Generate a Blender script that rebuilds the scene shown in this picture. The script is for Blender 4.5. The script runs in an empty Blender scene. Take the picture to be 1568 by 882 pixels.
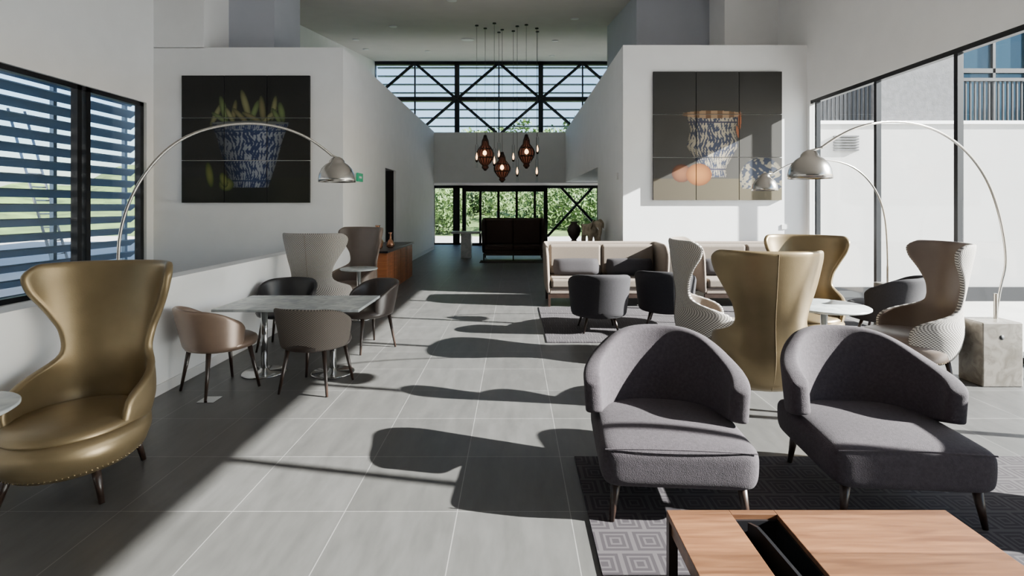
import bpy, bmesh, math, random
import numpy as np
from mathutils import Vector, Matrix
random.seed(4); np.random.seed(4)
S=bpy.context.scene
COL=S.collection
pi=math.pi
F=800.0; CX=788.0; HY=316.0; H=1.6
def W(px,py,d): return ((px-CX)/F*d, d, H-(py-HY)/F*d)

# ------------------------------------------------------------------ materials
def nodes(m):
    m.use_nodes=True; nt=m.node_tree
    return nt, nt.nodes, nt.links, nt.nodes['Principled BSDF']
def mat(name,col,rough=.5,metal=0.,nscale=0,namt=.1,bump=0.,bscale=80,sheen=0,emit=None,es=1,coat=0,stretch=None):
    m=bpy.data.materials.new(name); nt,N,L,B=nodes(m)
    B.inputs['Base Color'].default_value=(*col,1); B.inputs['Roughness'].default_value=rough
    B.inputs['Metallic'].default_value=metal
    if sheen: B.inputs['Sheen Weight'].default_value=sheen; B.inputs['Sheen Roughness'].default_value=.4
    if coat: B.inputs['Coat Weight'].default_value=coat
    if emit: B.inputs['Emission Color'].default_value=(*emit,1); B.inputs['Emission Strength'].default_value=es
    tc=N.new('ShaderNodeTexCoord'); src=tc.outputs['Object']
    if stretch:
        mp=N.new('ShaderNodeMapping'); mp.inputs['Scale'].default_value=stretch; L.new(src,mp.inputs[0]); src=mp.outputs[0]
    if nscale:
        n=N.new('ShaderNodeTexNoise'); n.inputs['Scale'].default_value=nscale; n.inputs['Detail'].default_value=5
        L.new(src,n.inputs['Vector'])
        r=N.new('ShaderNodeValToRGB'); e=r.color_ramp.elements
        e[0].position=.3; e[1].position=.7
        e[0].color=(*[max(0,c*(1-namt)) for c in col],1); e[1].color=(*[min(1,c*(1+namt)) for c in col],1)
        L.new(n.outputs['Fac'],r.inputs[0]); L.new(r.outputs[0],B.inputs['Base Color'])
    if bump:
        n2=N.new('ShaderNodeTexNoise'); n2.inputs['Scale'].default_value=bscale; n2.inputs['Detail'].default_value=3
        L.new(src,n2.inputs['Vector'])
        b=N.new('ShaderNodeBump'); b.inputs['Strength'].default_value=bump; b.inputs['Distance'].default_value=.01
        L.new(n2.outputs['Fac'],b.inputs['Height']); L.new(b.outputs[0],B.inputs['Normal'])
    return m
def math_n(N,L,op,a,b=None):
    n=N.new('ShaderNodeMath'); n.operation=op
    for i,v in enumerate((a,b)):
        if v is None: continue
        if isinstance(v,(int,float)): n.inputs[i].default_value=v
        else: L.new(v,n.inputs[i])
    return n.outputs[0]

M_wall=mat('plaster_white',(.84,.845,.85),.75,nscale=3,namt=.02,bump=.03)
M_wallL=mat('plaster_low',(.84,.85,.86),.6,nscale=3,namt=.02)
M_ceil=mat('ceiling_paint',(.64,.60,.57),.8,nscale=2,namt=.03)
M_grey=mat('plaster_grey',(.44,.46,.52),.8,nscale=2,namt=.03)
M_back=mat('rear_wall_paint',(.16,.155,.15),.8,nscale=2,namt=.03)
M_base=mat('skirting_white',(.7,.7,.7),.4)
M_frame=mat('dark_steel_frame',(.010,.011,.014),.4,metal=.3)
M_gold=mat('bronze_leather',(.215,.16,.085),.37,metal=.55,nscale=6,namt=.08,bump=.05,bscale=150)
M_taupe=mat('taupe_leather',(.13,.095,.075),.42,nscale=6,namt=.08,bump=.05,bscale=150)
M_tan=mat('tan_leather',(.19,.13,.095),.36,metal=.2,nscale=6,namt=.08)
M_black=mat('dark_leather',(.014,.013,.015),.38,nscale=8,namt=.15)
M_brown=mat('brown_leather',(.032,.022,.018),.36,nscale=8,namt=.15)
M_velvet=mat('plum_grey_felt',(.034,.027,.033),.9,nscale=60,namt=.25,bump=.3,bscale=220,sheen=.02)
M_velvD=mat('charcoal_felt',(.012,.0105,.014),.9,nscale=60,namt=.2,bump=.2,bscale=220,sheen=.01)
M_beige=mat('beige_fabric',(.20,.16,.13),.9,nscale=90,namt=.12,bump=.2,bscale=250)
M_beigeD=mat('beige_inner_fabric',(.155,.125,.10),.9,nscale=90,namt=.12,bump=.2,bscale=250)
M_sofaD=mat('chocolate_fabric',(.04,.025,.02),.8,nscale=60,namt=.15)
M_pillow=mat('dark_cushion_fabric',(.02,.017,.02),.9,nscale=60,namt=.15)
M_leg=mat('dark_stained_wood',(.025,.014,.010),.35,nscale=20,namt=.3)
M_chrome=mat('brushed_steel',(.45,.43,.40),.22,metal=1.)
M_chromeD=mat('polished_base_steel',(.42,.42,.42),.15,metal=1.)
M_nail=mat('brass_nail',(.55,.45,.28),.25,metal=1.)
M_slat=mat('louvre_blue_metal',(.11,.17,.24),.4,metal=.4)
M_copper=mat('copper_glaze',(.42,.2,.12),.25,metal=.7)
M_blackm=mat('black_metal',(.012,.012,.014),.3,metal=.3)
M_stone=mat('carved_stone',(.36,.30,.22),.8,nscale=14,namt=.3,bump=.4,bscale=40)
M_bronze=mat('dark_bronze',(.035,.027,.025),.4,metal=.5)
M_paving=mat('exterior_paving',(.42,.41,.39),.9,nscale=2,namt=.08)
M_grass=mat('hill_grass',(.09,.15,.035),.9,nscale=.8,namt=.5)
M_leaf=mat('leaves',(.06,.115,.02),.7,nscale=1.5,namt=.6)
M_render=mat('exterior_white_render',(.40,.395,.385),.85,nscale=2,namt=.03)
M_stucco=mat('exterior_grey_stucco',(.09,.09,.095),.9,nscale=10,namt=.2,bump=.3,bscale=40)
M_blueglass=mat('blue_facade_glass',(.012,.042,.065),.15,metal=.4)
M_green=mat('exit_sign_green',(.0,.25,.12),.4,emit=(.02,.6,.3),es=.2)
M_white=mat('white_plastic',(.8,.8,.8),.4)
M_amber=mat('smoked_amber_glass',(.06,.028,.028),.15,emit=(1,.32,.16),es=.08)
M_core=mat('lantern_bulb_glow',(.9,.5,.2),.3,emit=(1,.55,.25),es=8)
M_candle=mat('candle_bulb_glow',(.9,.5,.2),.3,emit=(1,.55,.25),es=8)
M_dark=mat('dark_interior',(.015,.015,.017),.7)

def marble(name,c1,c2,scale):
    m=bpy.data.materials.new(name); nt,N,L,B=nodes(m); B.inputs['Roughness'].default_value=.25
    tc=N.new('ShaderNodeTexCoord'); n=N.new('ShaderNodeTexNoise'); n.inputs['Scale'].default_value=scale
    n.inputs['Detail'].default_value=8; n.inputs['Distortion'].default_value=1.5; L.new(tc.outputs['Object'],n.inputs['Vector'])
    r=N.new('ShaderNodeValToRGB'); e=r.color_ramp.elements; e[0].position=.35; e[0].color=(*c2,1); e[1].position=.6; e[1].color=(*c1,1)
    L.new(n.outputs['Fac'],r.inputs[0]); L.new(r.outputs[0],B.inputs['Base Color']); return m
M_marble=marble('white_marble_top',(.50,.53,.53),(.35,.38,.39),6)
M_marbleB=marble('carrara_marble_base',(.21,.19,.165),(.135,.12,.10),9)

def woodm(name,c1,c2,axis):
    m=bpy.data.materials.new(name); nt,N,L,B=nodes(m); B.inputs['Roughness'].default_value=.38
    tc=N.new('ShaderNodeTexCoord'); mp=N.new('ShaderNodeMapping'); mp.inputs['Scale'].default_value=axis
    L.new(tc.outputs['Object'],mp.inputs[0])
    n=N.new('ShaderNodeTexNoise'); n.inputs['Scale'].default_value=1; n.inputs['Detail'].default_value=6; n.inputs['Distortion'].default_value=.6
    L.new(mp.outputs[0],n.inputs['Vector'])
    r=N.new('ShaderNodeValToRGB'); e=r.color_ramp.elements; e[0].position=.3; e[0].color=(*c2,1); e[1].position=.7; e[1].color=(*c1,1)
    L.new(n.outputs['Fac'],r.inputs[0])
    s=N.new('ShaderNodeSeparateXYZ'); L.new(tc.outputs['Object'],s.inputs[0])
    f=math_n(N,L,'FLOOR',math_n(N,L,'MULTIPLY',s.outputs[1],9.0))
    wn=N.new('ShaderNodeTexWhiteNoise'); wn.noise_dimensions='1D'; L.new(f,wn.inputs['W'])
    hs=N.new('ShaderNodeHueSaturation'); L.new(r.outputs[0],hs.inputs['Color'])
    L.new(math_n(N,L,'ADD',math_n(N,L,'MULTIPLY',wn.outputs['Value'],.5),.75),hs.inputs['Value'])
    L.new(hs.outputs[0],B.inputs['Base Color']); return m
M_walnut=woodm('walnut',(.165,.075,.034),(.08,.033,.015),(3,40,40))
M_teak=woodm('cabinet_wood',(.36,.12,.04),(.20,.06,.02),(3,3,30))

def floor_mat():
    m=bpy.data.materials.new('porcelain_tile_floor'); nt,N,L,B=nodes(m)
    tc=N.new('ShaderNodeTexCoord'); mp=N.new('ShaderNodeMapping'); mp.inputs['Location'].default_value=(.30+5.9,-2.74+6.0,0)
    L.new(tc.outputs['Object'],mp.inputs[0])
    b=N.new('ShaderNodeTexBrick'); b.offset=0; b.squash=1
    b.inputs['Scale'].default_value=1; b.inputs['Brick Width'].default_value=.59; b.inputs['Row Height'].default_value=.6
    b.inputs['Mortar Size'].default_value=.0025; b.inputs['Mortar Smooth'].default_value=.1; b.inputs['Bias'].default_value=0
    b.inputs['Color1'].default_value=(.067,.0655,.063,1); b.inputs['Color2'].default_value=(.080,.0785,.076,1); b.inputs['Mortar'].default_value=(.18,.175,.17,1)
    L.new(mp.outputs[0],b.inputs['Vector'])
    mp2=N.new('ShaderNodeMapping'); mp2.inputs['Scale'].default_value=(9,2.2,1); L.new(tc.outputs['Object'],mp2.inputs[0])
    n=N.new('ShaderNodeTexNoise'); n.inputs['Scale'].default_value=1.0; n.inputs['Detail'].default_value=8; n.inputs['Roughness'].default_value=.65
    L.new(mp2.outputs[0],n.inputs['Vector'])
    mr=N.new('ShaderNodeMapRange'); mr.inputs['From Min'].default_value=.3; mr.inputs['From Max'].default_value=.7
    mr.inputs['To Min'].default_value=.80; mr.inputs['To Max'].default_value=1.22; L.new(n.outputs['Fac'],mr.inputs['Value'])
    mx=N.new('ShaderNodeVectorMath'); mx.operation='SCALE'; L.new(b.outputs['Color'],mx.inputs[0]); L.new(mr.outputs[0],mx.inputs['Scale'])
    L.new(mx.outputs[0],B.inputs['Base Color'])
    B.inputs['Roughness'].default_value=.42
    return m
M_floor=floor_mat()

def rug_mat(name,cd,cl,cell,n):
    m=bpy.data.materials.new(name); nt,N,L,B=nodes(m); B.inputs['Roughness'].default_value=.95
    tc=N.new('ShaderNodeTexCoord'); s=N.new('ShaderNodeSeparateXYZ'); L.new(tc.outputs['Object'],s.inputs[0])
    def fold(o,off):
        return math_n(N,L,'ABSOLUTE',math_n(N,L,'SUBTRACT',math_n(N,L,'FRACT',math_n(N,L,'ADD',math_n(N,L,'MULTIPLY',o,1/cell),off)),.5))
    row=math_n(N,L,'FLOOR',math_n(N,L,'MULTIPLY',s.outputs[1],1/cell))
    sh=math_n(N,L,'MULTIPLY',math_n(N,L,'MODULO',math_n(N,L,'ADD',row,100),2.0),.5)
    xx=math_n(N,L,'ADD',math_n(N,L,'MULTIPLY',s.outputs[0],1/cell),sh)
    fx=math_n(N,L,'ABSOLUTE',math_n(N,L,'SUBTRACT',math_n(N,L,'FRACT',xx),.5))
    fy=fold(s.outputs[1],0)
    mx=math_n(N,L,'MAXIMUM',fx,fy)
    st=math_n(N,L,'GREATER_THAN',math_n(N,L,'FRACT',math_n(N,L,'MULTIPLY',mx,n)),.62)
    mix=N.new('ShaderNodeMixRGB'); mix.inputs[1].default_value=(*cd,1); mix.inputs[2].default_value=(*cl,1)
    L.new(st,mix.inputs[0]); L.new(mix.outputs[0],B.inputs['Base Color'])
    return m
M_rug=rug_mat('rug_maze_pattern',(.014,.010,.014),(.044,.038,.042),.16,6)
M_rugD=mat('rug_dark_brown',(.03,.022,.02),.95,nscale=40,namt=.2)

def heather(name,ca,cb,su,sv):
    m=bpy.data.materials.new(name); nt,N,L,B=nodes(m); B.inputs['Roughness'].default_value=.9
    tc=N.new('ShaderNodeTexCoord'); mp=N.new('ShaderNodeMapping'); mp.inputs['Scale'].default_value=(su,sv,1); L.new(tc.outputs['UV'],mp.inputs[0])
    c=N.new('ShaderNodeTexChecker'); c.inputs['Scale'].default_value=1; c.inputs['Color1'].default_value=(*ca,1); c.inputs['Color2'].default_value=(*cb,1)
    L.new(mp.outputs[0],c.inputs['Vector']); L.new(c.outputs['Color'],B.inputs['Base Color']); return m
M_heath=heather('woven_dot_fabric',(.50,.47,.43),(.10,.09,.085),96,92)
M_heath2=heather('woven_taupe_fabric',(.15,.125,.105),(.045,.037,.032),110,44)

def glass_mat():
    m=bpy.data.materials.new('window_glass'); m.use_nodes=True; nt=m.node_tree; nt.nodes.clear()
    o=nt.nodes.new('ShaderNodeOutputMaterial'); t=nt.nodes.new('ShaderNodeBsdfTransparent'); t.inputs[0].default_value=(.95,.975,.98,1)
    g=nt.nodes.new('ShaderNodeBsdfGlossy'); g.inputs['Roughness'].default_value=.02
    x=nt.nodes.new('ShaderNodeMixShader'); x.inputs[0].default_value=.06
    nt.links.new(t.outputs[0],x.inputs[1]); nt.links.new(g.outputs[0],x.inputs[2]); nt.links.new(x.outputs[0],o.inputs[0]); return m
M_glass=glass_mat()

# ------------------------------------------------------------------ geometry helpers
def link(ob,parent=None):
    COL.objects.link(ob)
    if parent: ob.parent=parent
    return ob
def empty(name,x,y,rot=0,z=0):
    e=bpy.data.objects.new(name,None); e.location=(x,y,z); e.rotation_euler=(0,0,rot); e.empty_display_size=.1
    COL.objects.link(e); return e
def meshob(name,verts,faces,mats,parent=None,smooth=False):
    me=bpy.data.meshes.new(name); me.from_pydata([tuple(v) for v in verts],[],faces); me.update()
    for mm in (mats if isinstance(mats,(list,tuple)) else [mats]): me.materials.append(mm)
    if smooth:
        me.polygons.foreach_set('use_smooth',[True]*len(me.polygons))
    ob=bpy.data.objects.new(name,me); return link(ob,parent)
BF=[(0,1,3,2),(4,6,7,5),(0,4,5,1),(2,3,7,6),(0,2,6,4),(1,5,7,3)]
def box(name,x0,x1,y0,y1,z0,z1,m,parent=None,bev=0,seg=3):
    v=[(x,y,z) for x in (x0,x1) for y in (y0,y1) for z in (z0,z1)]
    ob=meshob(name,v,BF,m,parent,smooth=bev>0)
    if bev:
        b=ob.modifiers.new('b','BEVEL'); b.width=bev; b.segments=seg; b.harden_normals=True
    return ob
def boxes(name,lst,m,parent=None,bev=0):
    V=[];Fc=[]
    for (x0,x1,y0,y1,z0,z1) in lst:
        o=len(V); V+=[(x,y,z) for x in (x0,x1) for y in (y0,y1) for z in (z0,z1)]
        Fc+=[tuple(o+i for i in f) for f in BF]
    ob=meshob(name,V,Fc,m,parent)
    if bev: b=ob.modifiers.new('b','BEVEL'); b.width=bev; b.segments=2
    return ob
def lathe(name,prof,m,parent=None,loc=(0,0,0),n=32,sx=1,sy=1,smooth=True):
    V=[];Fc=[]
    for (r,z) in prof:
        for i in range(n):
            a=2*pi*i/n; V.append((loc[0]+r*sx*math.cos(a),loc[1]+r*sy*math.sin(a),loc[2]+z))
    for j in range(len(prof)-1):
        for i in range(n):
            i2=(i+1)%n; Fc.append((j*n+i,j*n+i2,(j+1)*n+i2,(j+1)*n+i))
    if prof[0][0]>1e-4: Fc.append(tuple(range(n-1,-1,-1)))
    if prof[-1][0]>1e-4: Fc.append(tuple((len(prof)-1)*n+i for i in range(n)))
    ob=meshob(name,V,Fc,m,parent,smooth)
    return ob
def taper(name,p0,r0,p1,r1,m,parent=None,n=12):
    p0=Vector(p0);p1=Vector(p1); d=(p1-p0).normalized(); q=d.to_track_quat('Z','Y')
    V=[]
    for p,r in ((p0,r0),(p1,r1)):
        for i in range(n):
            a=2*pi*i/n; V.append(p+q@Vector((r*math.cos(a),r*math.sin(a),0)))
    Fc=[(i,(i+1)%n,n+(i+1)%n,n+i) for i in range(n)]+[tuple(range(n-1,-1,-1)),tuple(range(n,2*n))]
    return meshob(name,V,Fc,m,parent,smooth=False if n<8 else True)
def tube(name,pts,r,m,parent=None,smoothc=True,res=4):
    cu=bpy.data.curves.new(name,'CURVE'); cu.dimensions='3D'; cu.bevel_depth=r; cu.bevel_resolution=res
    if smoothc:
        sp=cu.splines.new('NURBS'); sp.points.add(len(pts)-1)
        for i,p in enumerate(pts): sp.points[i].co=(*p,1)
        sp.use_endpoint_u=True; sp.order_u=4; sp.resolution_u=8
    else:
        sp=cu.splines.new('POLY'); sp.points.add(len(pts)-1)
        for i,p in enumerate(pts): sp.points[i].co=(*p,1)
    cu.materials.append(m); cu.use_fill_caps=True
    return link(bpy.data.objects.new(name,cu),parent)
def grid(name,fn,nu,nv,mats,parent,thick=.05,sub=1):
    V=[];Fc=[];UV=[]
    for j in range(nv+1):
        for i in range(nu+1):
            V.append(fn(-1+2*i/nu,j/nv)); UV.append((i/nu,j/nv))
    for j in range(nv):
        for i in range(nu):
            a=j*(nu+1)+i; Fc.append((a,a+nu+1,a+nu+2,a+1))
    ob=meshob(name,V,Fc,mats,parent,smooth=True)
    ul=ob.data.uv_layers.new(name='UVMap')
    for lp in ob.data.loops: ul.data[lp.index].uv=UV[lp.vertex_index]
    s=ob.modifiers.new('s','SOLIDIFY'); s.thickness=thick; s.offset=-1
    if len(mats)>1: s.material_offset=1; s.material_offset_rim=0
    if sub:
        ss=ob.modifiers.new('u','SUBSURF'); ss.levels=sub; ss.render_levels=sub
    return ob
ip=np.interp

# ------------------------------------------------------------------ furniture
def wingback(x,y,rot,outer,inner,sc=1.0,hz=1.0):
    E=empty('wingback_armchair',x,y,rot)
    hs=[.17,.46,.52,.57,.61,.66,.73,.85,.98,1.10,1.18,1.235,1.265]
    th=[118,118,116,106,78,50,44,48,62,79,84,80,66]
    def fn(s,v):
        h=.17+v*1.095
        t=math.radians(float(ip(h,hs,th)))*s
        a=sc*float(ip(h,[.17,.22,.32,.45,.7,1.0,1.18,1.27],[.25,.30,.345,.38,.375,.415,.445,.45])); b=float(ip(h,[.17,.22,.32,.45,.7,1.27],[.27,.32,.36,.38,.33,.32]))
        st=math.sin(t); X=a*math.copysign(abs(st)**.85,st); Y=b*math.cos(t)+float(ip(h,[.45,.7,1.27],[0,.03,.12]))
        return (X,Y,h*hz)
    grid('shell',fn,20,26,[outer,inner],E,.045)
    sm=outer if outer is not M_heath else inner
    z1=.37; r=.335
    lathe('seat',[(r-.10,.16),(r-.045,.17),(r-.005,.21),(r+.022,z1-.08),(r+.02,z1-.03),(r-.01,z1),(r*.6,z1+.015),(0.0005,z1+.02)],sm,E,loc=(0,-.06,0),n=40,sx=1.0,sy=1.08)
    lathe('seat_cushion',[(.285,.345),(.325,.365),(.332,.385),(.30,.41),(.2,.425),(.0005,.43)],inner,E,loc=(0,-.06,0),n=40,sx=.98,sy=1.07)
    V=[];Fc=[]
    for i in range(84):
        a=2*pi*i/84; rr=r-.018; cx_,cy_,cz_=rr*math.cos(a),-.06+rr*1.08*math.sin(a),.195
        o=len(V); q=.0055
        V+=[(cx_+q,cy_,cz_),(cx_-q,cy_,cz_),(cx_,cy_+q,cz_),(cx_,cy_-q,cz_),(cx_,cy_,cz_+q),(cx_,cy_,cz_-q)]
        Fc+=[(o,o+2,o+4),(o+2,o+1,o+4),(o+1,o+3,o+4),(o+3,o,o+4),(o+2,o,o+5),(o+1,o+2,o+5),(o+3,o+1,o+5),(o,o+3,o+5)]
    meshob('nailhead_trim',V,Fc,M_nail,E)
    tube('back_seam',[(0,fn(0,v)[1]+.001,fn(0,v)[2]) for v in np.linspace(.02,.98,14)],.003,sm,E)
    for k,(lx,ly) in enumerate(((-.22,-.25),(.22,-.25),(-.2,.2),(.2,.2))):
        taper('leg_%d'%(k+1),(lx*.9,ly,.20),.024,(lx*1.12,ly*1.12,0.012 if (x>2.9 and y<3) else 0),.014,M_leg,E)
    return E
def tub(name,x,y,rot,outer,inner,w=.29,htop=.75,arm=.64,hb=.38,seat=.45,thm=112,leg=.4,d=.28,tk=.035,lz=0):
    E=empty(name,x,y,rot)
    def fn(s,v):
        t=math.radians(thm)*s; u=abs(s)
        top=float(ip(u,[0,.4,.62,.82,.94,1],[htop,htop-.01,htop-.045,arm,arm-.03,arm-.09]))
        bot=float(ip(u,[0,.8,1],[hb,hb,hb+.02]))
        h=bot+(top-bot)*v; k=float(ip(h,[hb,htop],[.90,1.06]))
        st=math.sin(t); return (w*k*math.copysign(abs(st)**.8,st), d*k*math.cos(t)+(.05*(h-hb)/.4)*(1-u), h)
    grid('shell',fn,22,8,[outer,inner],E,tk)
    r=w*.93
    lathe('seat',[(r*.75,hb-.02),(r*.95,hb),(r,seat-.04),(r*.97,seat-.01),(r*.85,seat+.01),(r*.4,seat+.022),(.0005,seat+.025)],inner,E,loc=(0,-.03,0),n=32,sx=.98,sy=1.02)
    for k,(lx,ly) in enumerate(((-.19,-.2),(.19,-.2),(-.18,.17),(.18,.17))):
        taper('leg_%d'%(k+1),(lx*.92,ly*.92,hb+.0),.021,(lx*1.22,ly*1.22,lz),.011,M_leg,E)
    return E
def sblock(name,w,d,z0,z1,m,parent,cy=0,crown=.03,front_narrow=1.0):
    nx,ny,nz=6,6,3; V=[];idx={};Fc=[]
    def P(i,j,k):
        key=(i,j,k)
        if key in idx: return idx[key]
        x=-w/2+w*i/nx; y=-d/2+d*j/ny; z=z0+(z1-z0)*k/nz
        x*=1-(.05 if k==0 else 0)
        x*=front_narrow+(1-front_narrow)*j/ny
        if k==nz: z+=crown*(1-(2*i/nx-1)**2)*(1-(2*j/ny-1)**2)
        idx[key]=len(V); V.append((x,y+cy,z)); return idx[key]
    for i in range(nx):
        for j in range(ny):
            Fc.append((P(i,j,0),P(i,j+1,0),P(i+1,j+1,0),P(i+1,j,0))); Fc.append((P(i,j,nz),P(i+1,j,nz),P(i+1,j+1,nz),P(i,j+1,nz)))
    for k in range(nz):
        for i in range(nx):
            Fc.append((P(i,0,k),P(i+1,0,k),P(i+1,0,k+1),P(i,0,k+1))); Fc.append((P(i,ny,k),P(i,ny,k+1),P(i+1,ny,k+1),P(i+1,ny,k)))
        for j in range(ny):
            Fc.append((P(0,j,k),P(0,j,k+1),P(0,j+1,k+1),P(0,j+1,k))); Fc.append((P(nx,j,k),P(nx,j+1,k),P(nx,j+1,k+1),P(nx,j,k+1)))
    ob=meshob(name,V,Fc,m,parent,smooth=True); s=ob.modifiers.new('u','SUBSURF'); s.levels=2; s.render_levels=2
    return ob
def lounge(x,y,rot,rb=0):
    E=empty('lounge_chair',x,y,rot)
    sblock('seat',.79,.74,.19,.40,M_velvet,E,cy=-.04,crown=.035)
    def fn(s,v):
        t=math.radians(104)*s; u=abs(s)
        top=float(ip(u,[0,.15,.30,.45,.62,.8,.92,1],[.82,.818,.80,.755,.70,.665,.64,.60]))
        bot=float(ip(u,[0,.3,.5,.7,.85,1],[.32,.32,.34,.375,.40,.43]))
        h=bot+(top-bot)*v; st=math.sin(t)
        k=1+.08*(h-.35)/.5
        return (.435*k*math.copysign(abs(st)**.8,st), .37*math.cos(t)*k-.03+.13*(h-.35)/.5*(1-u), h)
    b=grid('back',fn,24,8,[M_velvet],E,.10,2); b.rotation_euler=(0,0,rb)
    tube('seat_piping',[(-.37,-.395,.385),(-.2,-.412,.40),(0,-.414,.402),(.2,-.412,.40),(.37,-.395,.385)],.004,M_velvet,E)
    for k,(lx,ly) in enumerate(((-.31,-.34),(.31,-.34),(-.3,.24),(.3,.24))):
        taper('leg_%d'%(k+1),(lx,ly,.21),.026,(lx*1.08,ly*1.08,.013),.013,M_leg,E)
    return E
def pillow(name,w,h,t,m,parent,loc,rx=0,rz=0):
    n=12; V=[];Fc=[]
    for sgn in (1,-1):
        for j in range(n+1):
            for i in range(n+1):
                u=-1+2*i/n; v=-1+2*j/n; q=max(0,(1-u**4)*(1-v**4))**.5
                V.append((u*w/2*(1-.06*v*v),sgn*t/2*q,v*h/2*(1-.06*u*u)))
        o=0 if sgn==1 else (n+1)**2
        for j in range(n):
            for i in range(n):
                a=o+j*(n+1)+i; f=(a,a+1,a+n+2,a+n+1); Fc.append(f if sgn==-1 else f[::-1])
    ob=meshob(name,V,Fc,m,parent,smooth=True); ob.location=loc; ob.rotation_euler=(rx,0,rz); return ob
def sofa(x,y,rot,w,d,h,mo,mi,mp,name='sofa',base=.2,seat=.44,plinth=True):
    E=empty(name,x,y,rot)
    pts=[]; r=.12; hw=w/2; 
    pts+=[(-hw,-d/2+i*(d-r)/6) for i in range(7)]
    pts+=[(-hw+r-r*math.cos(a),d/2-r+r*math.sin(a)) for a in np.linspace(.3,pi/2,5)]
    pts+=[(-hw+r+(w-2*r)*i/12,d/2) for i in range(1,12)]
    pts+=[(-x_,y_) for (x_,y_) in reversed(pts[:12])]
    n=len(pts)
    def fn(s,v):
        f=(s+1)/2*(n-1); i=min(int(round(f)),n-1); px,py=pts[i]
        top=float(ip(py,[-d/2,-d/2+.05,-d/2+.2,d/2],[h-.16,h-.06,h-.01,h]))
        return (px*(1+.03*v),py+.03*v*(py>0),base+(top-base)*v)
    grid('shell',fn,n-1,5,[mo,mi],E,.07)
    box('seat_base',-hw+.05,hw-.05,-d/2+.03,d/2-.06,base,seat-.14,mo,E,.02)
    for k in range(2):
        x0=-hw+.08+k*(w-.16)/2
        box('seat_cushion_%d'%(k+1),x0,x0+(w-.16)/2-.005,-d/2,d/2-.12,seat-.14,seat,mi,E,.035)
        box('back_cushion_%d'%(k+1),x0,x0+(w-.16)/2-.005,d/2-.22,d/2-.07,seat,h-.05,mi,E,.05)
        if mp: pillow('pillow_%d'%(k+1),.78,.28,.16,mp,E,(x0+(w-.16)/4,d/2-.33,seat+.15),-.25,.05*(1-2*k))
    if plinth:
        boxes('frame',[(-hw+.03,hw-.03,-d/2+.03,-d/2+.07,.14,.2),(-hw+.03,hw-.03,d/2-.07,d/2-.03,.14,.2),
          (-hw+.03,-hw+.07,-d/2+.03,-d/2+.07,0,.14),(hw-.07,hw-.03,-d/2+.03,-d/2+.07,0,.14),(-hw+.03,-hw+.07,d/2-.07,d/2-.03,0,.14),(hw-.07,hw-.03,d/2-.07,d/2-.03,0,.14),(-.02,.02,-d/2+.03,-d/2+.07,0,.14)],M_leg,E)
    return E
def roundtable(x,y,h,r,name='side_table'):
    E=empty(name,x,y)
    lathe('top',[(r-.012,h-.022),(r,h-.014),(r,h-.004),(r-.006,h),(.0005,h)],M_marble,E,n=48)
    taper('column',(0,0,.015),.028,(0,0,h-.02),.028,M_chromeD,E,20)
    lathe('base',[(.20,0),(.205,.008),(.19,.014),(.04,.02),(.03,.05)],M_chromeD,E,n=40)
    return E
def arco(A,B,arc,headpx,basehw,rs=.16,boff=(0,0)):
    """A,B plan points of the arc's vertical plane; arc samples give the curve shape"""
    E=empty('arc_floor_lamp',A[0],A[1])
    def onplane(px,py):
        k=(px-CX)/F; dx=B[0]-A[0]; dy=B[1]-A[1]
        t=(k*A[1]-A[0])/(dx-k*dy); d=A[1]+t*dy
        return Vector((A[0]+t*dx-A[0], d-A[1], H-(py-HY)/F*d))
    P=[Vector((0,0,.3)),Vector((0,0,.8))]+[onplane(*p) for p in arc]
    tube('stem',P,.011,M_chrome,E)
    tube('stem_sleeve',[P[0],P[1]],.016,M_chrome,E)
    hd=onplane(*headpx)
    r=rs
    sh=lathe('shade',[(r,-.075),(r*.985,-.045),(r*.93,.0),(r*.8,.045),(r*.6,.08),(r*.42,.098),(r*.40,.115),(r*.3,.135),(r*.12,.15),(.0005,.152)],M_chrome,E,loc=tuple(hd),n=40)
    bm=bmesh.new(); bm.from_mesh(sh.data); 
    big=[f for f in bm.faces if len(f.verts)>10]; bmesh.ops.delete(bm,geom=big,context='FACES'); bm.to_mesh(sh.data); bm.free()
    so=sh.modifiers.new('s','SOLIDIFY'); so.thickness=.004
    lathe('bulb',[(.0005,-.05),(.03,-.03),(.04,0),(.03,.04),(.02,.07)],M_white,E,loc=tuple(hd),n=20)
    taper('shade_neck',tuple(hd+Vector((0,0,.14))),.012,tuple(P[-1]),.009,M_chrome,E)
    bx,by=basehw; ox,oy=boff
    box('base',ox-bx,ox+bx,oy-by,oy+by,0,.57,M_marbleB,E,.012)
    taper('base_hole',(ox-.01,oy-by-.002,.44),.022,(ox-.01,oy-by+.01,.44),.022,M_dark,E,20)
    return E

# ------------------------------------------------------------------ room shell
CS=.147; C0=4.46
def ceilz(y): return C0+CS*y
XL=-6.36; XR=5.15; YP=9.2; XCL=-3.02; XCR=1.91; YF=22.0
box('floor',-7,5.6,-4.2,22.2,-.12,0,M_floor)
y0,y1=-4.3,22.4
V=[];
for x in (-6.9,5.6):
    for y in (y0,y1):
        for dz in (0,.3): V.append((x,y,ceilz(y)+dz))
meshob('ceiling',V,BF,M_ceil)
def wallx(name,xa,xb,ya,yb,za,m):
    za_,zb_=ceilz(ya)+.02,ceilz(yb)+.02
    V=[(x,y,z) for x in (xa,xb) for (y,z) in ((ya,za),(ya,za_),(yb,za),(yb,zb_))]
    return meshob(name,V,BF,m)
wallx('wall_right_upper',XR,XR+.14,-4.2,YP,3.45,M_wall)
box('wall_right_pier',XR,XR+.12,9.12,YP+.1,0,3.45,M_wall)
box('wall_right_front_pier',XR,XR+.14,-4.2,-3.6,0,3.45,M_wall)
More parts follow.
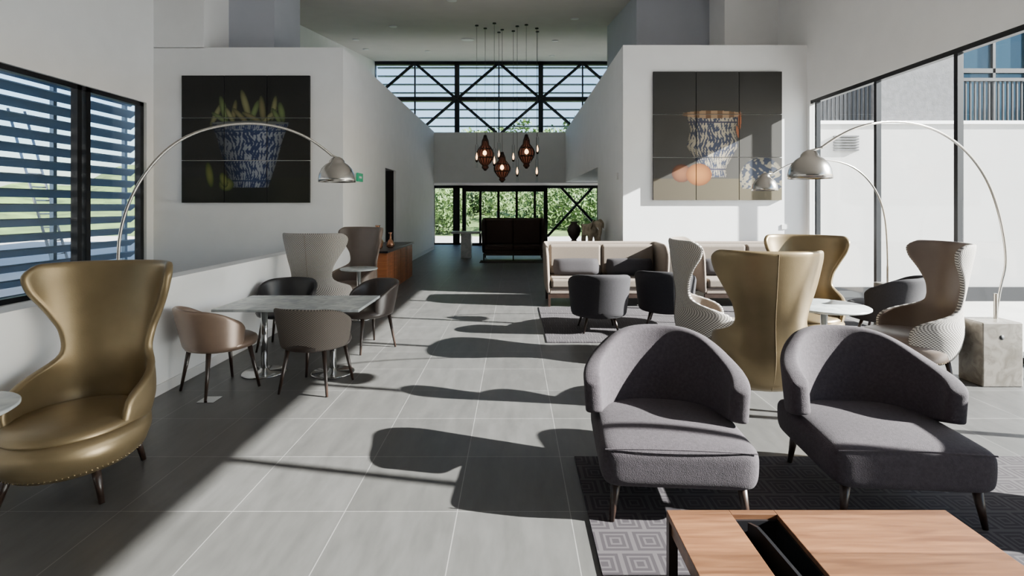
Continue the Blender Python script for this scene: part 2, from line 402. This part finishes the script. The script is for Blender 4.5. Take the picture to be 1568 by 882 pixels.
wallx('wall_left_upper',XL-.2,XL,-4.2,YP,3.39,M_wall)
box('wall_left_lower',XL-.2,XL,-4.2,YP,0,.36,M_wall)
box('wall_left_pier',XL-.2,XL,-4.2,-3.2,.36,3.39,M_wall)
box('wall_left_end_pier',XL-.2,XL,9.03,YP,.36,3.39,M_wall)
box('wall_parapet',XCL-.2,XCL,-1.5,YP,0,.97,M_wallL)
box('baseboard_left',XCL,XCL+.012,-1.5,YP+.0,0,.09,M_base)
wallx('wall_back',XL,XR,-4.2,-4.0,0,M_back)
box('wall_picture_left',XL,XCL,YP,12.2,0,4.4,M_wall)
box('wall_corridor_left',XL,XCL,13.3,19.6,0,4.4,M_wall)
box('wall_corridor_left_lintel',XL,XCL,12.2,13.3,2.5,4.4,M_wall)
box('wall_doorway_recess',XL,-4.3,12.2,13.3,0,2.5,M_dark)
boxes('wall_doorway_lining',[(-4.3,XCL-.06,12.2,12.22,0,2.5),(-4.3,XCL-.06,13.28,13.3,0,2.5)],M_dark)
box('trim_1',XCL-.05,XCL+.005,12.2,12.24,0,2.5,M_frame)
box('baseboard_corridor_left',XCL,XCL+.012,13.3,19.6,0,.12,M_base)
wallx('wall_left_return',XL-.2,-5.47,YP,10.0,4.39,M_wall)
wallx('wall_left_column',-5.95,-4.6,10.0,11.2,4.39,M_grey)
wallx('wall_left_high',XL-.2,-5.86,10.0,22.2,4.39,M_wall)
box('wall_left_outer',XL-.2,XL,YP,22.2,0,4.42,M_wall)
box('wall_picture_right',XCR,XR+.12,YP,12.0,0,4.44,M_wall)
box('wall_corridor_right_bulkhead',XCR,XR+.2,12.0,19.6,2.5,4.44,M_wall)
wallx('wall_right_column',2.57,4.1,11.0,14.5,4.43,M_grey)
wallx('wall_right_return',4.1,XR+.2,10.2,14.5,4.43,M_wall)
wallx('wall_right_high',3.95,XR+.2,14.5,22.2,4.43,M_wall)
box('wall_right_outer',XR,XR+.2,12.0,22.2,0,4.42,M_wall)
wallx('wall_right_clerestory_side',XR,XR+.12,YP,10.25,4.43,M_wall)
box('wall_entrance_bulkhead',-5.86,XR,19.6,19.85,2.48,4.38,M_wall)
box('ceiling_entrance',-5.86,XR,19.85,21.9,2.48,2.62,M_ceil)
box('wall_entrance_left',XL,-3.42,21.85,22.15,0,2.5,M_wall)

E=empty('window_1',XR+.06,0)
ys=[8.98,7.50,6.13,4.74,3.3,1.9,.5,-.9,-2.3,-3.57]
boxes('frame',[(-.035,.035,y-.028,y+.028,0,3.45) for y in ys]+[(-.04,.04,-3.6,9.12,3.39,3.45),(-.04,.04,-3.6,9.12,0,.06)],M_frame,E)
box('glass',-.006,.006,-3.58,9.12,.05,3.4,M_glass,E)
E=empty('window_2',XL-.1,0)
ysl=[8.99,7.86,7.70,6.3,4.8,3.4,2.0,.6,-.8,-2.2,-3.17]
boxes('frame',[(-.05,.05,y-.04,y+.04,.36,3.39) for y in ysl]+[(-.05,.05,-3.2,9.03,3.32,3.39),(-.05,.05,-3.2,9.03,.36,.43)],M_frame,E)
box('glass',-.006,.006,-3.18,9.01,.4,3.36,M_glass,E)
E=empty('window_louvres',XL-.42,0)
V=[];Fc=[]
z=.35; pitch=.205
while z<3.5:
    a=math.radians(38); hw=.08; t=.013
    dx,dz=math.cos(a)*hw,math.sin(a)*hw; nx,nz=-math.sin(a)*t,math.cos(a)*t
    sec=[(-dx-nx,-dz-nz),(dx-nx,dz-nz),(dx+nx,dz+nz),(-dx+nx,-dz+nz)]
    o=len(V)
    for yy in (-3.4,9.3):
        for (sx_,sz_) in sec: V.append((sx_,yy,z+sz_))
    Fc+=[(o,o+1,o+2,o+3),(o+7,o+6,o+5,o+4)]+[(o+i,o+4+i,o+4+(i+1)%4,o+(i+1)%4) for i in range(4)]
    z+=pitch
meshob('slats',V,Fc,M_slat,E)
boxes('slat_posts',[(-.12,-.06,y-.03,y+.03,.1,3.6) for y in (9.2,7.78,6.2,4.8,3.4,2,.6,-.8)],M_slat,E)
box('post_feet_rail',-.12,-.06,-3.4,9.3,-.1,.12,M_slat,E)

E=empty('window_3',0,YF)
k=YF/F
def FX(px): return (px-CX)*k
def FZ(py): return H-(py-HY)*k
fr=[]
for px in (572,700,828,956): fr.append((FX(px)-.1,FX(px)+.1,-.1,.1,2.6,ceilz(22)))
for px in (635.5,764,892): fr.append((FX(px)-.03,FX(px)+.03,-.05,.05,2.6,ceilz(22)))
for py in (152,97): fr.append((-5.9,4.0,-.1,.1,FZ(py)-.09,FZ(py)+.09))
fr.append((-5.9,4.0,-.06,.06,FZ(212)-.08,FZ(212)+.08))
boxes('frame',fr,M_frame,E)
def bar(a,b,w,name,par,y=0):
    a=Vector((a[0],y,a[1]));b=Vector((b[0],y,b[1])); return taper(name,a,w,b,w,M_frame,par,6)
zt,zm,zb=FZ(97),FZ(152),FZ(207)
for c in (635.5,764,892):
    for s in (-1,1):
        bar((FX(c),zt),(FX(c+s*64),zm),.065,'brace',E,-.05); bar((FX(c),zb),(FX(c+s*64),zm),.065,'brace',E,-.05)
box('glass',-5.86,3.95,.02,.03,2.6,7.6,M_glass,E)
boxes('sunshade_rails',[(-5.9,4.0,.45,.6,zz,zz+.05) for zz in np.arange(4.3,7.8,.36)],M_slat,E)
E=empty('window_4',0,YF)
fr=[]
for px,w in ((663,.08),(699,.14),(712,.05),(835,.08),(917,.08),(957,.08)): fr.append((FX(px)-w,FX(px)+w,-.08,.08,0,2.48))
fr+= [(-3.42,XR,-.08,.08,2.36,2.48),(-3.42,XR,-.08,.08,0,.06)]
boxes('frame',fr,M_frame,E)
for a,b in (((838,362),(908,286)),((858,286),(917,350)),((917,300),(957,286))):
    bar((FX(a[0]),FZ(a[1])),(FX(b[0]),FZ(b[1])),.06,'brace',E,-.05)
boxes('glass',[(-3.4,FX(712),-.005,.005,.05,2.4),(FX(835),XR,-.005,.005,.05,2.4)],M_glass,E)
E=empty('door_1',0,YF-.6)
fr=[(FX(px)-.05,FX(px)+.05,-.05,.05,0,2.3) for px in (714,737,764,791,818,833)]
fr+=[(FX(714),FX(833),-.05,.05,2.2,2.46),(FX(714),FX(833),-.05,.05,0,.1),(FX(712)-.06,FX(712)+.06,0,.5,0,2.46),(FX(835)-.06,FX(835)+.06,0,.5,0,2.46)]
boxes('frame',fr,M_frame,E)
box('glass',FX(714),FX(833),-.005,.005,.05,2.2,M_glass,E)
taper('handle',(FX(762),-.09,.8),.015,(FX(762),-.09,1.4),.015,M_chrome,E)

# ------------------------------------------------------------------ exterior
box('exterior_ground_paving',-60,60,-40,110,-.35,-.14,M_paving)
E=empty('neighbour_building',0,9.6)
box('white_wall',5.4,16,0,.4,-.14,3.11,M_render,E)
box('plinth',5.4,16,-.03,0,-.14,.12,M_frame,E)
box('stucco_block',6.9,8.38,.3,2,3.11,7.0,M_stucco,E)
box('ledge',5.4,16,-.04,.45,3.11,3.17,M_white,E)
box('blue_upper_storey',8.4,16,2.2,6,3.1,9,M_blueglass,E)
boxes('curtain_wall_mullions',[(8.5+i*.75,8.56+i*.75,2.14,2.2,3.1,9) for i in range(10)]+[(8.4,16,2.14,2.2,4.6,4.7)],M_frame,E)
boxes('balustrade',[(8.45+i*.09,8.475+i*.09,.5,.53,3.11,4.05) for i in range(83)]+[(8.4,16,.48,.55,4.02,4.08)],M_frame,E)
boxes('screen',[(5.75+i*.08,5.78+i*.08,.4,.43,3.11,4.5) for i in range(14)],M_frame,E)
box('screen_back_wall',5.4,6.9,.9,1.1,3.11,6.0,M_stucco,E)
boxes('vent_grille',[(5.85,6.3,-.05,.0,2.62+i*.05,2.645+i*.05) for i in range(6)],M_stucco,E)
E=empty('apartment_building',-15,0)
box('facade',-4,0,-8,13,-.14,3.2,M_render,E)
box('facade_upper',-4,-.4,-8,9,3.2,6,M_stucco,E)
boxes('windows',[(-.02,.03,y,y+1.1,z0,z0+1.5) for y in range(-7,12,3) for z0 in (.8,)],M_blueglass,E)
boxes('balcony_rail',[(1.2,1.23,y*.15-6,y*.15-5.97,-.14,.95) for y in range(120)]+[(1.18,1.25,-6,12,.93,.98)],M_white,E)
E=empty('ladder',-11.2,13.0)
for s in (-.22,.22): taper('rail',(0,s,-.14),.03,(-1.2,s,4.0),.03,M_chrome,E,8)
for i in range(12):
    t=(i+.7)/12.5; taper('rung',(-1.2*t,-.22,-.14+4.14*t),.018,(-1.2*t,.22,-.14+4.14*t),.018,M_chrome,E,8)
nx,ny=40,30; V=[];Fc=[]
for j in range(ny+1):
    for i in range(nx+1):
        x=-50+100*i/nx; y=30+60*j/ny; V.append((x,y,-.16+12.5*(j/ny)**1.3+ (.5*math.sin(x*.7+j)+.4*math.sin(x*.31+j*.5))*min(1,j/6)))
for j in range(ny):
    for i in range(nx):
        a=j*(nx+1)+i; Fc.append((a,a+1,a+nx+2,a+nx+1))
meshob('grass_hill',V,Fc,M_grass,smooth=True)
def foliage(name,blobs,n,size):
    V=[];Fc=[]
    for (cx,cy,cz,rx,ry,rz) in blobs:
        for _ in range(n):
            d=Vector(np.random.normal(size=3)).normalized()*(random.random()**.35)
            p=Vector((cx+d.x*rx,cy+d.y*ry,cz+d.z*rz)); a=Vector(np.random.normal(size=3)).normalized()*size; b=Vector(np.random.normal(size=3)).normalized()*size*.6
            o=len(V); V+=[p-a,p+b,p+a,p-b]; Fc.append((o,o+1,o+2,o+3))
    return meshob(name,V,Fc,M_leaf)
bl=[]
for i in range(26):
    x=random.uniform(-9,11); y=random.uniform(31,40); r=random.uniform(1.0,1.9); bl.append((x,y,r*.6+ (y-30)*.14,r*1.3,r,r*.95))
foliage('garden_shrubs',bl,900,.14)
bl=[]
for i in range(22):
    x=-24+i*2.3+random.uniform(-1,1); y=random.uniform(52,62); bl.append((x,y,random.uniform(6.0,8.6),2.4,2,2.6))
foliage('hillside_trees',bl,600,.3)

# ------------------------------------------------------------------ paintings
def painting(name,px0,px1,py0,py1,cfn):
    d=YP; x0=(px0-CX)/F*d; x1=(px1-CX)/F*d; z1=H-(py0-HY)/F*d; z0=H-(py1-HY)/F*d
    E=empty(name,(x0+x1)/2,d-.03,0,(z0+z1)/2)
    w=x1-x0;h=z1-z0; g=.006; n=84
    mt=bpy.data.materials.new(name+'_oil'); nt,N,L,B=nodes(mt); a=N.new('ShaderNodeVertexColor'); a.layer_name='Col'
    L.new(a.outputs[0],B.inputs['Base Color']); B.inputs['Roughness'].default_value=.6; B.inputs['Specular IOR Level'].default_value=.25
    V=[];Fc=[];C=[]
    bx=[]
    for r in range(3):
        for c in range(3):
            ax=-w/2+c*w/3+g; bx_=-w/2+(c+1)*w/3-g; az=-h/2+r*h/3+g; bz=-h/2+(r+1)*h/3-g
            bx.append((ax,bx_,-.012,.028,az,bz)); o=len(V)
            for j in range(n+1):
                for i in range(n+1):
                    X=ax+(bx_-ax)*i/n; Z=az+(bz-az)*j/n; V.append((X,-.014,Z)); C.append(cfn(X/w+.5,Z/h+.5))
            for j in range(n):
                for i in range(n):
                    q=o+j*(n+1)+i; Fc.append((q,q+1,q+n+2,q+n+1))
    ob=meshob('canvas_paint',V,Fc,mt,E,smooth=True)
    ca=ob.data.color_attributes.new('Col','FLOAT_COLOR','POINT')
    ca.data.foreach_set('color',np.array([(*c,1) for c in C],dtype=np.float32).ravel())
    boxes('canvas_blocks',bx,M_dark,E)
def mixc(a,b,t): t=max(0,min(1,t)); return tuple(a[i]*(1-t)+b[i]*t for i in range(3))
def ell(u,v,cu,cv,ru,rv,ang=0):
    du,dv=u-cu,v-cv; c,s=math.cos(ang),math.sin(ang); a=(du*c+dv*s)/ru; b=(-du*s+dv*c)/rv; return a*a+b*b
def delft(u,v,white,blue,sc=1):
    q=math.sin(48*u*sc+2.2*math.sin(23*v*sc))*math.sin(44*v*sc+2.5*math.sin(27*u*sc+1))+.55*math.sin(120*u*sc+3*math.sin(50*v))*math.sin(113*v*sc)
    return mixc(white,blue,(q+.15)*7)
stalks=[(.27,.69,-.45,.022,.10),(.33,.73,.25,.026,.11),(.41,.71,-.15,.020,.10),(.50,.77,.28,.028,.12),(.57,.72,-.35,.024,.09),(.63,.73,.1,.026,.11),(.72,.74,-.15,.022,.10),(.78,.71,.2,.026,.08),(.46,.68,.8,.02,.09),(.68,.67,-.8,.02,.09),(.31,.66,1.0,.018,.09),(.55,.67,1.1,.02,.09),(.38,.68,.5,.02,.08),(.74,.68,.5,.02,.07)]
def left_pic(u,v):
    c=mixc((.012,.012,.011),(.018,.017,.014),1-v)
    if v<.2: c=mixc((.010,.011,.008),(.020,.020,.014),.5+.5*math.sin(u*9))
    for i,(cu,cv,a,ru,rv) in enumerate(stalks):
        e=ell(u,v,cu,cv,ru,rv,a)
        if e<1:
            col=((.20,.19,.09),(.12,.16,.06),(.15,.13,.06))[i%3]
            c=mixc(col,(.025,.035,.014),e*.95)
    hw=float(ip(v,[.12,.3,.5,.62],[.14,.2,.255,.30])); cu=.535
    if .12<v<.63:
        t=(u-cu)/hw
        if abs(t)<1:
            sh=.12+.75*max(0,math.sin((t+1)*pi/2*.95))*(.25+.75*(t+1)/2)
            p=delft(t*.5,v,(.38,.41,.47),(.035,.055,.15))
            if v>.575: p=delft(t*1.2,v,(.32,.35,.41),(.035,.055,.17),1.2)
            if .555<v<.57 or .17<v<.18: p=(.04,.07,.17)
            c=tuple(q*sh for q in p)
    if ell(u,v,.535,.625,.30,.016)<1 and v>.615: c=(.09,.10,.10)
    for (cu_,cv_,ru,rv,a) in ((.22,.22,.03,.10,.15),(.35,.145,.058,.052,0),(.33,.18,.03,.06,.3)):
        e=ell(u,v,cu_,cv_,ru,rv,a)
        if e<1: c=mixc((.14,.15,.04),(.02,.035,.008),e)
    return c
def right_pic(u,v):
    c=mixc((.026,.026,.025),(.060,.055,.048),(1-v)*.8+.2*u)
    if v<.17: c=mixc((.07,.058,.04),(.12,.10,.06),u)
    for (cu,cv,ru,rv) in ((.22,.21,.075,.07),(.92,.2,.05,.05)):
        e=ell(u,v,cu,cv,ru,rv)
        if e<1: c=mixc((.22,.09,.04),(.07,.025,.015),e)
    hw=float(ip(v,[.19,.24,.32,.42,.55,.64,.68],[.11,.10,.14,.20,.17,.20,.23])); cu=.46
    if .18<v<.68:
        t=(u-cu)/hw
        if abs(t)<1:
            sh=.3+.6*max(0,math.sin((t+1)*pi/2*.95)); p=delft(t*.45,v*1.0,(.46,.40,.30),(.05,.06,.10))
            if .60<v<.61 or .235<v<.245: p=(.05,.05,.09)
            c=tuple(q*sh for q in p)
    if ell(u,v,.46,.665,.235,.03)<1: c=(.26,.17,.10) if math.sin(u*70)>-.2 else (.11,.06,.03)
    for (cu_,cv_,ru,rv,a) in ((.67,.62,.012,.07,0),(.655,.53,.01,.05,.2)):
        if ell(u,v,cu_,cv_,ru,rv,a)<1: c=(.26,.09,.04)
    e=ell(u,v,.84,.17,.17,.165)
    if e<1 and v>.09: c=tuple(q*(1-.5*e) for q in delft(u,v,(.34,.30,.22),(.05,.06,.09),1.1))
    e=ell(u,v,.355,.20,.10,.085)
    if e<1: c=mixc((.38,.15,.04),(.13,.04,.012),e*.9)
    return c
painting('still_life_painting',280,476,116,311,left_pic)
painting('still_life_painting',999,1196,110,307,right_pic)

# ------------------------------------------------------------------ furniture placement
wingback(-2.52,3.04,.20,M_gold,M_gold,.93,.985)
wingback(-2.52,6.85,pi-.15,M_heath,M_beige)
wingback(-2.54,8.15,-.45,M_taupe,M_taupe)
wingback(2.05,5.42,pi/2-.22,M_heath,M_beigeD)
wingback(2.00,4.28,pi-.12,M_gold,M_gold,.96)
wingback(3.27,5.85,-.45,M_gold,M_gold)
wingback(3.76,4.95,-pi/2-.22,M_heath,M_taupe)
wingback(3.50,2.35,-pi/2+.1,M_gold,M_gold)
roundtable(2.76,4.66,.72,.36)
roundtable(-2.22,7.45,.72,.26)
roundtable(-2.48,2.22,.72,.28)

E=empty('dining_table',-2.05,5.03)
box('top',-.66,.66,-.37,.37,.655,.68,M_marble,E,.004,2)
for i,x in enumerate((-.36,.30)):
    taper('column_%d'%(i+1),(x,0,.01),.03,(x,0,.66),.03,M_chromeD,E,20)
    lathe('foot_%d'%(i+1),[(.20,0),(.205,.008),(.19,.014),(.05,.02),(.03,.05)],M_chromeD,E,loc=(x,0,0),n=40)
tub('dining_chair',-2.60,4.58,pi-.6,M_tan,M_tan,w=.31)
tub('dining_chair',-1.76,4.62,pi-.15,M_heath2,M_brown,w=.32)
tub('dining_chair',-2.62,5.98,.1,M_black,M_black,w=.33)
tub('dining_chair',-1.66,5.95,-.75,M_brown,M_brown,w=.31)
tub('tub_armchair',1.08,6.72,pi,M_velvD,M_velvD,w=.39,htop=.77,arm=.66,hb=.22,seat=.42,thm=112,d=.35,tk=.06,lz=.013)
tub('tub_armchair',2.02,7.0,pi-.4,M_velvD,M_velvD,w=.39,htop=.77,arm=.66,hb=.22,seat=.42,thm=112,d=.35,tk=.06,lz=.013)
tub('tub_armchair',4.50,6.35,pi+.7,M_velvD,M_velvD,w=.39,htop=.78,arm=.66,hb=.24,seat=.42,thm=112,d=.35,tk=.06,lz=.013)
lounge(.85,2.98,-.07,-.12)
lounge(2.01,2.96,-.08,-.08)
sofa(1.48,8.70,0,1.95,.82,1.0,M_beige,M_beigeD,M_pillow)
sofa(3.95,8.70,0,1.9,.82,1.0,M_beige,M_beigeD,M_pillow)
sofa(-.04,15.9,0,1.85,.9,1.25,M_sofaD,M_sofaD,None)
box('rug',-1.0,1.0,14.8,15.42,0,.012,M_rugD)
box('rug',.38,5.0,1.0,3.32,0,.012,M_rug)
box('rug',.38,4.7,6.12,8.27,0,.012,M_rug)

E=empty('coffee_table',1.17,1.62)
tx0,tx1,ty0,ty1=-.56,.56,-.48,.48
s0,s1=-.31,-.13
boxes('top',[(tx0,s0,ty0,ty1,.355,.38),(s1,tx1,ty0,ty1,.355,.38),(s0,s1,ty1-.03,ty1,.355,.38),(s0,s1,ty0,ty0+.03,.355,.38)],M_walnut,E,.002)
boxes('apron',[(tx0+.01,tx1-.01,ty1-.03,ty1-.01,.30,.355),(tx0+.01,tx0+.03,ty0,ty1-.01,.30,.355),(tx1-.03,tx1-.01,ty0,ty1-.01,.30,.355)],M_walnut,E)
boxes('legs',[(a,a+.035,b,b+.035,.012,.355) for a in (tx0,tx1-.035) for b in (ty0,ty1-.035)],M_leg,E)
boxes('magazine_well',[(s0,s0+.008,ty0+.03,ty1-.03,.12,.362),(s1-.008,s1,ty0+.03,ty1-.03,.12,.362),(s0,s1,ty0+.03,ty1-.03,.11,.12),(s0,s1,ty1-.04,ty1-.03,.12,.36)],M_blackm,E)
g=[(s0+.05+.05*t, ty1-.06-.84*t, .375+.06*math.sin(pi*min(1,t*1.6))) for t in np.linspace(0,1,14)]
V=[]; 
for p in g: V+=[(p[0],p[1],.14),(p[0],p[1],min(p[2],.40)-.01),(p[0]+.012,p[1],min(p[2],.40)-.01),(p[0]+.012,p[1],.14)]
Fc=[]
for i in range(13):
    for j in range(4): Fc.append((i*4+j,i*4+(j+1)%4,(i+1)*4+(j+1)%4,(i+1)*4+j))
meshob('magazine_divider',V,Fc,M_blackm,E)

arco((-2.85,3.78),(-1.58,4.65),[(178,395),(186,340),(204,292),(232,250),(272,213),(325,193),(385,187),(440,195),(482,215),(508,238)],(516,266),(.1,.14))
arco((4.42,4.80),(2.32,4.10),[(1545,420),(1536,350),(1520,290),(1495,247),(1462,214),(1420,192),(1370,184),(1322,190),(1285,206),(1258,226)],(1240,259),(.18,.13),boff=(-.10,-.05))
arco((5.0,7.0),(3.2,6.7),[(1359,380),(1356,330),(1345,296),(1325,268),(1298,250),(1265,244),(1232,244),(1205,252),(1183,266)],(1171,283),(.1,.14),rs=.155)

E=empty('console_cabinet',-2.68,10.8)
box('body',-.31,.33,-1.2,1.2,.0,.74,M_teak,E,.004)
box('top',-.32,.36,-1.25,1.25,.74,.78,M_blackm,E,.004)
boxes('door_gaps',[(.328,.333,y-.004,y+.004,.03,.72) for y in (-.6,0,.6)],M_dark,E)
for i,(x,y,s) in enumerate(((-2.62,10.0,1.0),(-2.46,10.35,.8),(-2.75,10.5,1.15))):
    lathe('copper_vase',[(.05*s,0),(.09*s,.03*s),(.1*s,.09*s),(.06*s,.17*s),(.025*s,.22*s),(.022*s,.34*s),(.05*s,.38*s)],M_copper,None,loc=(0,0,0),n=24).location=(x,y,.78)
E=empty('marble_console_table',-1.5,16.3)
box('top',-.45,.45,-.3,.3,.76,.82,M_marble,E,.006)
box('pedestal',-.16,.16,-.18,.18,0,.76,M_marble,E,.006)
E=empty('display_table',1.46,11.0)
box('top',-.34,.34,-.5,.5,.76,.80,M_leg,E,.004)
boxes('legs',[(a,a+.05,b,b+.05,0,.76) for a in (-.32,.27) for b in (-.48,.43)],M_leg,E)
def skinfig(name,vs,es,rad,m,parent,root=0,sub=2):
    me=bpy.data.meshes.new(name); me.from_pydata(vs,es,[]); me.update(); me.materials.append(m)
    ob=link(bpy.data.objects.new(name,me),parent)
    md=ob.modifiers.new('skin','SKIN'); md.use_smooth_shade=True
    for i,r in enumerate(rad):
        sv=me.skin_vertices[0].data[i]; sv.radius=(r,r) if not isinstance(r,tuple) else r
    me.skin_vertices[0].data[root].use_root=True
    s=ob.modifiers.new('u','SUBSURF'); s.levels=sub; s.render_levels=sub
    return ob
E=empty('elephant_statue',1.58,10.85,.35,.80)
vs=[(0,.16,.30),(0,.02,.32),(0,-.12,.34),(0,-.22,.42),(0,-.31,.46),(0,-.37,.38),(0,-.39,.26),(0,-.36,.16),(0,-.40,.11),
    (.08,-.12,.2),(.08,-.12,.0),(-.08,-.12,.2),(-.08,-.12,.0),(.08,.16,.2),(.08,.17,.0),(-.08,.16,.2),(-.08,.17,.0),(0,.26,.26),(0,.28,.14)]
es=[(0,1),(1,2),(2,3),(3,4),(4,5),(5,6),(6,7),(7,8),(2,9),(9,10),(2,11),(11,12),(0,13),(13,14),(0,15),(15,16),(0,17),(17,18)]
rad=[.12,.13,.12,.08,.10,.06,.035,.028,.02,.055,.05,.055,.05,.055,.05,.055,.05,.02,.012]
skinfig('body',vs,es,rad,M_stone,E,1)
for s in (-1,1):
    o=lathe('ear',[(.0005,-.012),(.08,-.008),(.1,0),(.08,.008),(.0005,.012)],M_stone,E,n=20)
    o.rotation_euler=(0,pi/2-s*.3,s*.5); o.location=(s*.10,-.24,.44); o.scale=(1.1,.8,1)
    taper('tusk',(s*.045,-.35,.38),.014,(s*.06,-.45,.33),.004,M_white,E,8)
box('plinth',-.16,.16,-.24,.26,0,.02,M_stone,E)
v=lathe('bronze_urn',[(.07,0),(.09,.03),(.05,.08),(.12,.18),(.15,.28),(.12,.38),(.06,.43),(.09,.47)],M_bronze,None,n=28); v.location=(1.28,11.25,.80)

def pendant(px,py,wpx,hpx,d,kind):
    X,Y,Z=W(px,py,d); ct=ceilz(d)
    E=empty('pendant_lantern' if kind else 'pendant_candle_light',X,Y,0,0)
    w=wpx/F*d/2; h=hpx/F*d
    if kind:
        pr=[(.03,h*.5),(.05,h*.42),(w*.35,h*.34),(w*.42,h*.22),(w*.8,h*.1),(w,-.02*h),(w*.95,-.14*h),(w*.6,-.28*h),(w*.3,-.36*h),(w*.36,-.42*h),(.02,-.5*h)]
        lathe('glass',[(r*.93,z) for r,z in pr],M_amber,E,loc=(0,0,Z),n=24)
        lathe('bulb',[(.0005,-.07),(.05,-.04),(.06,0),(.04,.05),(.0005,.08)],M_core,E,loc=(0,-w*.93,Z-.03*h),n=14)
        for i in range(14):
            a=2*pi*i/14; tube('rib_%d'%i,[(r*math.cos(a),r*math.sin(a),Z+z) for r,z in pr],.012,M_bronze,E,False,1)
        for f_ in (.34,.1,-.14,-.36):
            r=float(ip(-f_,[-z/h for _,z in pr],[q for q,_ in pr])); lathe('band',[(r,-.018),(r+.014,0),(r,.018)],M_bronze,E,loc=(0,0,Z+f_*h),n=24)
        top=Z+h*.5
    else:
        taper('glass_tube',(0,0,Z-h*.5),.035,(0,0,Z+h*.5),.04,M_glass,E,16)
        lathe('bulb',[(.0005,-.09),(.022,-.05),(.025,0),(.010,.07),(.0005,.11)],M_candle,E,loc=(0,0,Z),n=14)
        lathe('cup',[(.0005,-.16),(.03,-.14),(.04,-.10),(.025,-.09)],M_bronze,E,loc=(0,0,Z),n=14)
        tube('holder',[(.036,0,Z-.12),(.036,0,Z+h*.5)],.004,M_bronze,E,False,1); tube('holder_2',[(-.036,0,Z-.12),(-.036,0,Z+h*.5)],.004,M_bronze,E,False,1)
        tube('yoke',[(-.036,0,Z+h*.5),(0,0,Z+h*.6),(.036,0,Z+h*.5)],.004,M_bronze,E,False,1)
        top=Z+h*.58
    tube('cord',[(0,0,top),(0,0,ct-.001)],.005,M_blackm,E,False,1)
    lathe('ceiling_rose',[(.05,-.03),(.05,0)],M_blackm,E,loc=(0,0,ct),n=16)
pendant(743,234,27,54,14.7,1); pendant(806,232,25,52,14.2,1); pendant(769,256,25,46,14.9,1)
for a in ((730,240,14.3),(757,246,14.0),(786,240,15.1),(792,262,14.4),(822,262,14.7),(764,236,15.3),(823,228,15.2)): pendant(a[0],a[1],8,34,a[2],0)

for i,(px,py) in enumerate(((498,62),(545,60),(560,75),(716,60),(850,62),(880,28),(655,78),(602,40),(845,85),(692,0))):
    kk=(HY-py)/F; d=(C0-H)/(kk-CS); x=(px-CX)/F*d
    o=lathe('ceiling_downlight',[(.10,-.02),(.11,-.008),(.10,.01)],M_white,None,n=20); o.location=(x,d,ceilz(d)-.004); o.rotation_euler=(math.atan(CS),0,0)
    if px==716: o.scale=(2,2,1.2)
E=empty('exit_sign',XCL+.02,10.1)
box('panel',0,.02,-.17,.17,2.08,2.24,M_green,E); box('arrow',.02,.023,-.08,.08,2.14,2.18,M_white,E)
box('thermostat',XCR-.02,XCR,9.62,9.74,2.1,2.22,M_white)
box('light_switch',XR-.45,XR-.37,YP-.012,YP,1.2,1.28,M_white)
E=empty('floor_socket_box',*W(321,612,4.32)[:2])
box('plate',-.07,.07,-.07,.07,0,.004,M_chromeD,E)

# ------------------------------------------------------------------ light
sun=bpy.data.lights.new('sun','SUN'); sun.energy=64; sun.angle=math.radians(.5); sun.color=(1,.96,.90)
so=bpy.data.objects.new('sun',sun); COL.objects.link(so); so.rotation_euler=Vector((-1,.2,-.483)).to_track_quat('-Z','Y').to_euler(); so.location=(20,-5,12)
w=bpy.data.worlds.new('sky'); S.world=w; w.use_nodes=True; nt=w.node_tree
bg=nt.nodes['Background']; sk=nt.nodes.new('ShaderNodeTexSky'); sk.sky_type='NISHITA'; sk.sun_disc=False
sk.sun_elevation=math.radians(26); sk.sun_rotation=math.radians(100); sk.air_density=1; sk.dust_density=1.0; sk.ozone_density=2.5
nt.links.new(sk.outputs[0],bg.inputs[0]); bg.inputs[1].default_value=.58

cam=bpy.data.cameras.new('camera'); co=bpy.data.objects.new('camera',cam); COL.objects.link(co)
co.location=(0,0,H); co.rotation_euler=(pi/2,0,0); cam.sensor_width=36; cam.lens=F/1568*36
cam.shift_x=-(788-784)/1568; cam.shift_y=-(441-316)/1568; cam.clip_end=300; cam.clip_start=.05
S.camera=co
